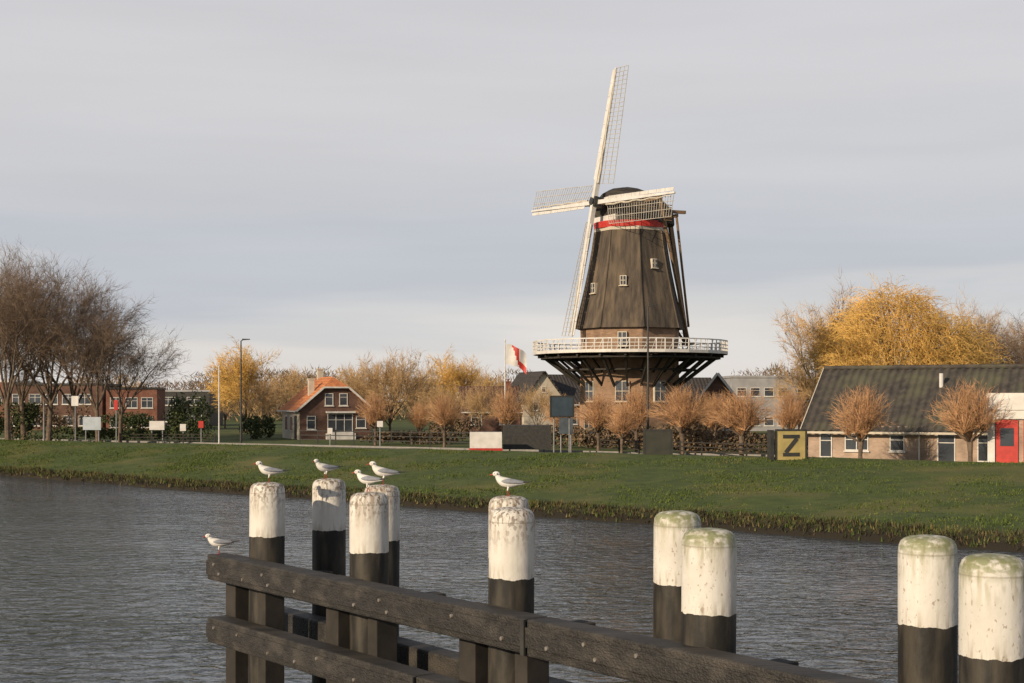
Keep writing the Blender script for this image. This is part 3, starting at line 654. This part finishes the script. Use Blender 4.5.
for s0,s1,z in ((-5.43,JS-.01,T1),(JS+.01,6.5,T1),(-5.43,6.5,2.58)):
    a=MB(); a.box(PD+dv*((s0+s1)/2)+mv*.482+Z3*(EYE-z-.15),dv*(s1-s0),mv*.022,Z3*.17); a.obj('wearing_strip',[timber],e,bevel=.006)
a=MB()
def fp(s,z,o=.34+.13): return PD+dv*s+mv*o+Z3*z
s=-5.2; Rb=random.Random(3)
while s<6.3:
    for drop in (T1,2.58):
        for zz in (.10,.2):
            if Rb.random()<.6:
                c=fp(s+(.0 if zz<.15 else .14),EYE-drop-zz,.492); a.tube(c,c+mv*.016,.02,.017,10,cap=True)
    s+=.62
a.obj('bolts',[mat('zinc_bolt',(.33,.31,.29),(.2,.16,.12),20,.5,metal=.5)],e,smooth=False)
a=MB(); a.box(fp(JS,EYE-T1-.15,.50),dv*.05,mv*.02,Z3*.3); a.box(fp(-.89,EYE-2.58-.15,.50),dv*.05,mv*.02,Z3*.3); a.obj('joint_plates',[M['dark']],e)
a=MB()
for s in (-4.95,-2.5,0,2.5,4.95):
    a.box(PD+dv*(s-.42)+mv*.08+Z3*(EYE-3.28),dv*.26,mv*.25,Z3*2.7)
    a.box(PD+dv*(s+.40)+mv*.08+Z3*(EYE-2.95),dv*.18,mv*.25,Z3*1.6)
    a.box(PD+dv*s-mv*.55+Z3*(EYE-2.18),mv*.7,dv*.22,Z3*.2)
    a.box(PD+dv*(s)+mv*.225+Z3*(EYE-1.93),dv*.5,mv*.02,Z3*.2)
a.obj('uprights',[M['wood_dk']],e,bevel=.015)
pB=Vector((posts['B'].location.x,posts['B'].location.y,0)); pG=Vector((posts['G'].location.x,posts['G'].location.y,0)); d2=(pG-pB).normalized(); m2=Vector((d2.y,-d2.x,0)); m2=m2 if m2.y<0 else -m2
rail(-.8,(pG-pB).length+2,2.62,off=.35,nm='back_rail',ox=pB,dd=d2,mm=m2)

# ---------------------------------------------------------------- gulls
def gull(turn=0.0):
    mb=MB(); WH,GR,BK,RD=0,1,2,3
    sp=[(-.165,.118,.012,.004),(-.13,.118,.022,.008),(-.09,.121,.03,.020),(-.05,.124,.040,.036),(-.005,.127,.047,.047),(.04,.135,.048,.051),(.073,.150,.041,.045),(.094,.171,.030,.033),(.105,.190,.024,.025),(.110,.205,.023,.024)]
    pts=[Vector((x,0,z)) for x,z,_,_ in sp]; rings=[]
    for i,(x,z,ry,rz) in enumerate(sp):
        t=(pts[min(i+1,len(pts)-1)]-pts[max(i-1,0)]).normalized(); up=Vector((-t.z,0,t.x))
        rings.append([pts[i]+Vector((0,math.cos(a)*ry,0))+up*math.sin(a)*rz for a in [2*math.pi*k/14 for k in range(14)]])
    mb.loft(rings,WH,caps=True)
    hc=Vector((.118,0,.215)); Rm=Matrix.Rotation(turn,3,'Z')
    def hp(p): return hc+Rm@p
    rr=[]
    for i in range(9):
        th=math.pi*i/8; x=-math.cos(th)*.036; r=max(.001,math.sin(th))*.0275; rr.append([hp(Vector((x,math.cos(a)*r*.92,math.sin(a)*r))) for a in [2*math.pi*k/12 for k in range(12)]])
    mb.loft(rr,WH)
    rr=[]
    for x,r,z in ((.028,.0105,-.003),(.045,.0075,-.006),(.06,.0045,-.009),(.069,.001,-.013)): rr.append([hp(Vector((x,math.cos(a)*r*.7,z+math.sin(a)*r))) for a in [2*math.pi*k/8 for k in range(8)]])
    mb.loft(rr,RD)
    for sy in (-1,1):
        c=hp(Vector((.017,sy*.0235,.006))); mb.box(c,(.009,.006,.009),mi=BK)
        c=hp(Vector((-.012,sy*.0245,.001))); mb.box(c,(.016,.008,.018),mi=BK)
        ws=[(.082,.150,.028,.018),(.05,.150,.042,.034),(.0,.146,.048,.040),(-.06,.141,.041,.032),(-.11,.136,.029,.022),(-.15,.134,.018,.013)]
        r2=[]
        for x,z,y,h in ws:
            r2.append([Vector((x,sy*(y*.2),z+h*.72)),Vector((x,sy*(y*.8),z+h*.55)),Vector((x,sy*(y+.012),z)),Vector((x-.006,sy*(y+.006),z-h*.7)),Vector((x-.006,sy*(y*.6),z-h*.8)),Vector((x,sy*y*.3,z))])
        if sy<0: r2=[list(reversed(q)) for q in r2]
        mb.loft(r2,GR,caps=True)
        r3=[]
        for x,z,y,h in ((-.125,.134,.026,.018),(-.18,.134,.015,.013),(-.23,.138,.005,.004)):
            r3.append([Vector((x,sy*(y*.1),z+h)),Vector((x,sy*(y+.008),z)),Vector((x,sy*y*.4,z-h))])
        mb.loft(r3,BK,caps=True)
        hip=Vector((-.0,sy*.024,.095)); kn=Vector((.012,sy*.022,.055)); ft=Vector((.0,sy*.022,.004))
        mb.tube(hip,kn,.013,.006,7,WH); mb.tube(kn,ft,.0048,.0042,6,RD)
        mb.poly([ft,ft+Vector((.038,-.016,0)),ft+Vector((.043,0,.001)),ft+Vector((.038,.016,0))],RD); mb.beam(ft,ft+Vector((.042,0,0)),.006,.006,RD)
    return mb
gmats=[mat('white_feathers',(.70,.68,.64),(.6,.58,.54),20,.8),mat('grey_feathers',(.27,.285,.315),(.21,.22,.25),25,.8),mat('black_feathers',(.03,.03,.03),(.05,.05,.05),20,.7),mat('red_bill',(.35,.05,.03),(.25,.03,.02),20,.5)]
def mkgull(loc,rz,turn,sc=1.0,tilt=0):
    o=gull(turn).obj('black_headed_gull',gmats,smooth=True); o.location=loc; o.rotation_euler=(0,tilt,rz); o.scale=(sc,)*3
    sb=o.modifiers.new('s','SUBSURF'); sb.levels=1; sb.render_levels=1
def ptop(k,dx=0,dy=0): p=posts[k].location; return (p.x+dx,p.y+dy,p.z-.004)
mkgull(ptop('A',.03,-.02),math.pi+.15,0,1.06)
mkgull(ptop('B',-.03,-.02),math.pi+.5,.3,1.05,.03)
mkgull(ptop('C1',0.0,.0),math.pi-.35,.25,1.02,.05)
mkgull(ptop('C2',.02,.03),math.pi+.1,-.1,1.12,-.02)
mkgull(ptop('D2',.0,-.02),math.pi-.1,0,1.06,.02)
g=fp(-5.33,EYE-T1,.36); mkgull((g.x,g.y,g.z+.001),math.pi+.2,.1,1.05,.04)

# ---------------------------------------------------------------- street furniture
def lamp(px,D,pytop,side=1,arm=.9,mt=M['steel'],z0=G):
    H=Zp(pytop,D)-z0; a=MB(); a.tube((0,0,-.3),(0,0,1.2),.1,.09,8); a.tube((0,0,1.2),(0,0,H),.08,.05,8); a.tube((0,0,H),(side*arm,0,H+.12),.04,.035,6)
    a.loft([[(side*(arm-.1),-.1,H+.06),(side*(arm-.1),.1,H+.06),(side*(arm-.1),.1,H+.18),(side*(arm-.1),-.1,H+.18)],[(side*(arm+.5),-.07,H+.1),(side*(arm+.5),.07,H+.1),(side*(arm+.5),.07,H+.17),(side*(arm+.5),-.07,H+.17)]],caps=True)
    return a.obj('street_lamp',[mt],loc=(X(px,D),D,z0))
lamp(241,112,341,1,.2,M['dark']); lamp(648,92,307,1,.15,M['dark']); lamp(44,118,392,1,.3)
a=MB(); a.tube((0,0,-.2),(0,0,Zp(366,112)-G),.06,.045,8,cap=True); a.obj('white_pole',[M['white']],loc=at(219,112))
Df=108; e=empty('flagpole',(X(505,Df),Df,G)); H=Zp(341,Df)-G; a=MB(); a.tube((0,0,-.2),(0,0,H),.07,.04,8,cap=True); a.tube((0,0,H),(0,0,H+.12),.08,.04,8,cap=True); a.obj('pole',[M['white']],e)
a=MB(); nx=14; nz=9; idx={}
for i in range(nx+1):
    for j in range(nz+1):
        f=i/nx; g=j/nz; x=.08+f*1.55; z=H-.25-g*1.5-f*f*.75+.05*math.sin(f*9+g*2); y=.18*math.sin(f*8+g*1.5)*f
        idx[i,j]=len(a.v); a.v.append(Vector((x,y,z)))
for i in range(nx):
    for j in range(nz):
        a.f.append((idx[i,j],idx[i+1,j],idx[i+1,j+1],idx[i,j+1])); a.m.append(1 if i/nx-j/nz*.35>.28 and (i/nx<.62 or j>5) else 0)
a.obj('flag',[M['white'],M['red']],e,smooth=True)
def board(name,px,D,py0,py1,wpx,mt,frame=None,posts_=2,z0=None,th=.08,rz=0):
    s=D/F; w=wpx*s; z1=Zp(py0,D); zb=Zp(py1,D); z0=G if z0 is None else z0; e=empty(name,(X(px,D),D,z0),rz); a=MB(); a.bx(-w/2,w/2,-th/2,th/2,zb-z0,z1-z0); a.obj('panel',[mt],e,bevel=.01)
    if frame:
        f=MB(); t=.09; h0=zb-z0;h1=z1-z0
        f.bx(-w/2-t,w/2+t,-th/2-.02,th/2+.02,h1+.002,h1+t); f.bx(-w/2-t,w/2+t,-th/2-.02,th/2+.02,h0-t,h0-.002); f.bx(-w/2-t,-w/2-.002,-th/2-.018,th/2+.018,h0,h1); f.bx(w/2+.002,w/2+t,-th/2-.018,th/2+.018,h0,h1); f.obj('frame',[frame],e)
    p=MB(); xs=[0] if posts_==1 else [-w*.36,w*.36]
    for x in xs: p.tube((x,th/2+.06,-.3),(x,th/2+.06,z1-z0-.05),.05,.05,8)
    p.obj('legs',[M['steel']],e); return e
yel=mat('yellow_panel',(.42,.33,.13),(.31,.25,.1),2,.6)
Dz=69.5; e=board('canal_z_sign',791,Dz,431,460,29,yel,M['dark'],2,z0=1.3,rz=.12)
s=Dz/F; zb=Zp(460,Dz)-1.3; zt=Zp(431,Dz)-1.3; a=MB(); cw=.42; y0=-.062
a.bx(-cw,cw,y0,-.042,zt-.36,zt-.18); a.bx(-cw,cw,y0,-.042,zb+.18,zb+.36); a.beam((cw-.13,-.054,zt-.36),(-cw+.13,-.054,zb+.36),.019,.2,up=Vector((0,0,1)))
a.obj('letter_z',[M['dark']],e)
f=MB(); f.bx(-1.05,-.87,-.08,.5,zb-.05,zt+.05); f.obj('side_light_box',[M['dark']],e)
board('dark_sign',658,76,431,455,26,mat('green_black',(.03,.033,.025),(.045,.045,.035),2,.6),M['dark'],2,z0=1.1)
board('blue_notice_board',562,88,397,416,22,mat('slate_blue',(.05,.07,.09),(.035,.05,.065),2,.4),M['dark'],2,z0=1.1,rz=.2)
board('blue_notice_board',566,92,418,434,14,mat('slate_blue2',(.08,.1,.12),(.05,.06,.07),2,.4),None,2,z0=1.1)
board('dark_container',527,93,425,449,48,M['dark'],None,2,th=1.6,z0=1.0)
e=board('white_cabin',486,90,432,448,32,M['white'],None,2,th=1.0,z0=1.0); a=MB(); a.bx(-1.05,1.05,-.55,.55,.0,Zp(448,90)-1.0-.003); a.obj('red_base',[M['red']],e)
board('white_notice_board',75,108,396,406,7,M['white'],None,1); board('white_notice_board',92,112,417,430,18,mat('pale_blue',(.42,.47,.52),(.34,.39,.43),2,.5),None,2); board('white_notice_board',157,115,421,430,15,M['white'],None,2)
board('road_sign',201,113,421,428,5,M['red'],None,1); board('road_sign',183,116,424,431,6,M['white'],None,1); board('road_sign',380,104,421,427,6,M['white'],None,1); board('road_sign',116,110,400,410,4,M['red'],None,1)
board('road_sign',330,110,428,434,5,M['white'],None,1)
def fence(px0,D0_,px1,D1,h=1.1,mt=M['dark'],step=1.6,z0=G):
    a=MB(); p=Vector((X(px0,D0_),D0_,z0)); q=Vector((X(px1,D1),D1,z0)); n=int((q-p).length/step)
    for i in range(n+1): c=p.lerp(q,i/n); a.box(c+Vector((0,0,h/2)),(.09,.09,h+.1))
    for k in (.35,.65,.95): a.beam(p+Vector((0,0,h*k)),q+Vector((0,0,h*k)),.05,.06)
    a.obj('fence',[mt])
fence(120,114,215,113,.8,M['wood_dk'],2.2); fence(300,112,470,104,1.15,M['dark']); fence(600,94,770,84,.9,M['wood_dk'])

# ---------------------------------------------------------------- world, sun, camera
w=bpy.data.worlds.new('World'); scene.world=w; w.use_nodes=True; nt=w.node_tree; nt.nodes.clear()
sunv=Vector((-.68,-.73,0)).normalized(); el=math.radians(20)
sky=nt.nodes.new('ShaderNodeTexSky'); sky.sky_type='NISHITA'; sky.sun_disc=False; sky.sun_elevation=el; sky.sun_rotation=math.atan2(sunv.x,sunv.y)
bg1=nt.nodes.new('ShaderNodeBackground'); bg1.inputs[1].default_value=.1; nt.links.new(sky.outputs[0],bg1.inputs[0])
tc=nt.nodes.new('ShaderNodeTexCoord'); sp=nt.nodes.new('ShaderNodeSeparateXYZ'); nt.links.new(tc.outputs['Generated'],sp.inputs[0])
mp=nt.nodes.new('ShaderNodeMapping'); mp.inputs['Scale'].default_value=(1,1,9); mp.inputs['Rotation'].default_value=(0.03,.02,0); nt.links.new(tc.outputs['Generated'],mp.inputs[0])
n1=nt.nodes.new('ShaderNodeTexNoise'); n1.inputs['Scale'].default_value=1.9; n1.inputs['Detail'].default_value=5; n1.inputs['Roughness'].default_value=.5; n1.inputs['Distortion'].default_value=.3; nt.links.new(mp.outputs[0],n1.inputs['Vector'])
mr=nt.nodes.new('ShaderNodeMapRange'); mr.inputs[1].default_value=.3; mr.inputs[2].default_value=.7; mr.inputs[3].default_value=-.035; mr.inputs[4].default_value=.035; nt.links.new(n1.outputs['Fac'],mr.inputs[0])
ad=nt.nodes.new('ShaderNodeMath'); ad.operation='ADD'; nt.links.new(sp.outputs[2],ad.inputs[0]); nt.links.new(mr.outputs[0],ad.inputs[1])
cr=nt.nodes.new('ShaderNodeValToRGB'); cr.color_ramp.interpolation='EASE'; el_=cr.color_ramp.elements
el_[0].position=0; el_[0].color=(.78,.74,.71,1); el_[1].position=1; el_[1].color=(.22,.25,.31,1)
for p,c in ((.045,(.76,.725,.70)),(.068,(.65,.645,.655)),(.095,(.54,.56,.61)),(.13,(.59,.595,.63)),(.17,(.64,.635,.655)),(.22,(.67,.655,.67)),(.30,(.65,.64,.66)),(.42,(.35,.37,.42)),(.6,(.24,.27,.33))):
    x=el_.new(p); x.color=(*c,1)
nt.links.new(ad.outputs[0],cr.inputs[0])
n2=nt.nodes.new('ShaderNodeTexNoise'); n2.inputs['Scale'].default_value=3.2; n2.inputs['Detail'].default_value=5; nt.links.new(mp.outputs[0],n2.inputs['Vector'])
m2_=nt.nodes.new('ShaderNodeMapRange'); m2_.inputs[1].default_value=.3; m2_.inputs[2].default_value=.7; m2_.inputs[3].default_value=.965; m2_.inputs[4].default_value=1.035; nt.links.new(n2.outputs['Fac'],m2_.inputs[0])
vs=nt.nodes.new('ShaderNodeVectorMath'); vs.operation='SCALE'; nt.links.new(cr.outputs[0],vs.inputs[0]); nt.links.new(m2_.outputs[0],vs.inputs['Scale'])
bg2=nt.nodes.new('ShaderNodeBackground'); bg2.inputs[1].default_value=1.0; nt.links.new(vs.outputs[0],bg2.inputs[0])
ms=nt.nodes.new('ShaderNodeMixShader'); ms.inputs[0].default_value=.93; nt.links.new(bg1.outputs[0],ms.inputs[1]); nt.links.new(bg2.outputs[0],ms.inputs[2])
out=nt.nodes.new('ShaderNodeOutputWorld'); nt.links.new(ms.outputs[0],out.inputs[0])
ld=bpy.data.lights.new('sun','SUN'); ld.energy=5.0; ld.angle=math.radians(.6); ld.color=(1,.81,.58); lo=bpy.data.objects.new('sun',ld); scene.collection.objects.link(lo)
sv=sunv*math.cos(el)+Vector((0,0,math.sin(el))); lo.rotation_euler=(-sv).to_track_quat('-Z','Y').to_euler()
cd=bpy.data.cameras.new('camera'); cam=bpy.data.objects.new('camera',cd); scene.collection.objects.link(cam); cam.location=(0,0,EYE); cam.rotation_euler=(math.pi/2,0,0)
cd.sensor_width=36; cd.lens=F*36/1024; cd.shift_y=58.5/1024; cd.clip_end=6000; cd.clip_start=.1
scene.camera=cam
scene.view_settings.view_transform='Standard'; scene.view_settings.look='None'; scene.view_settings.exposure=0
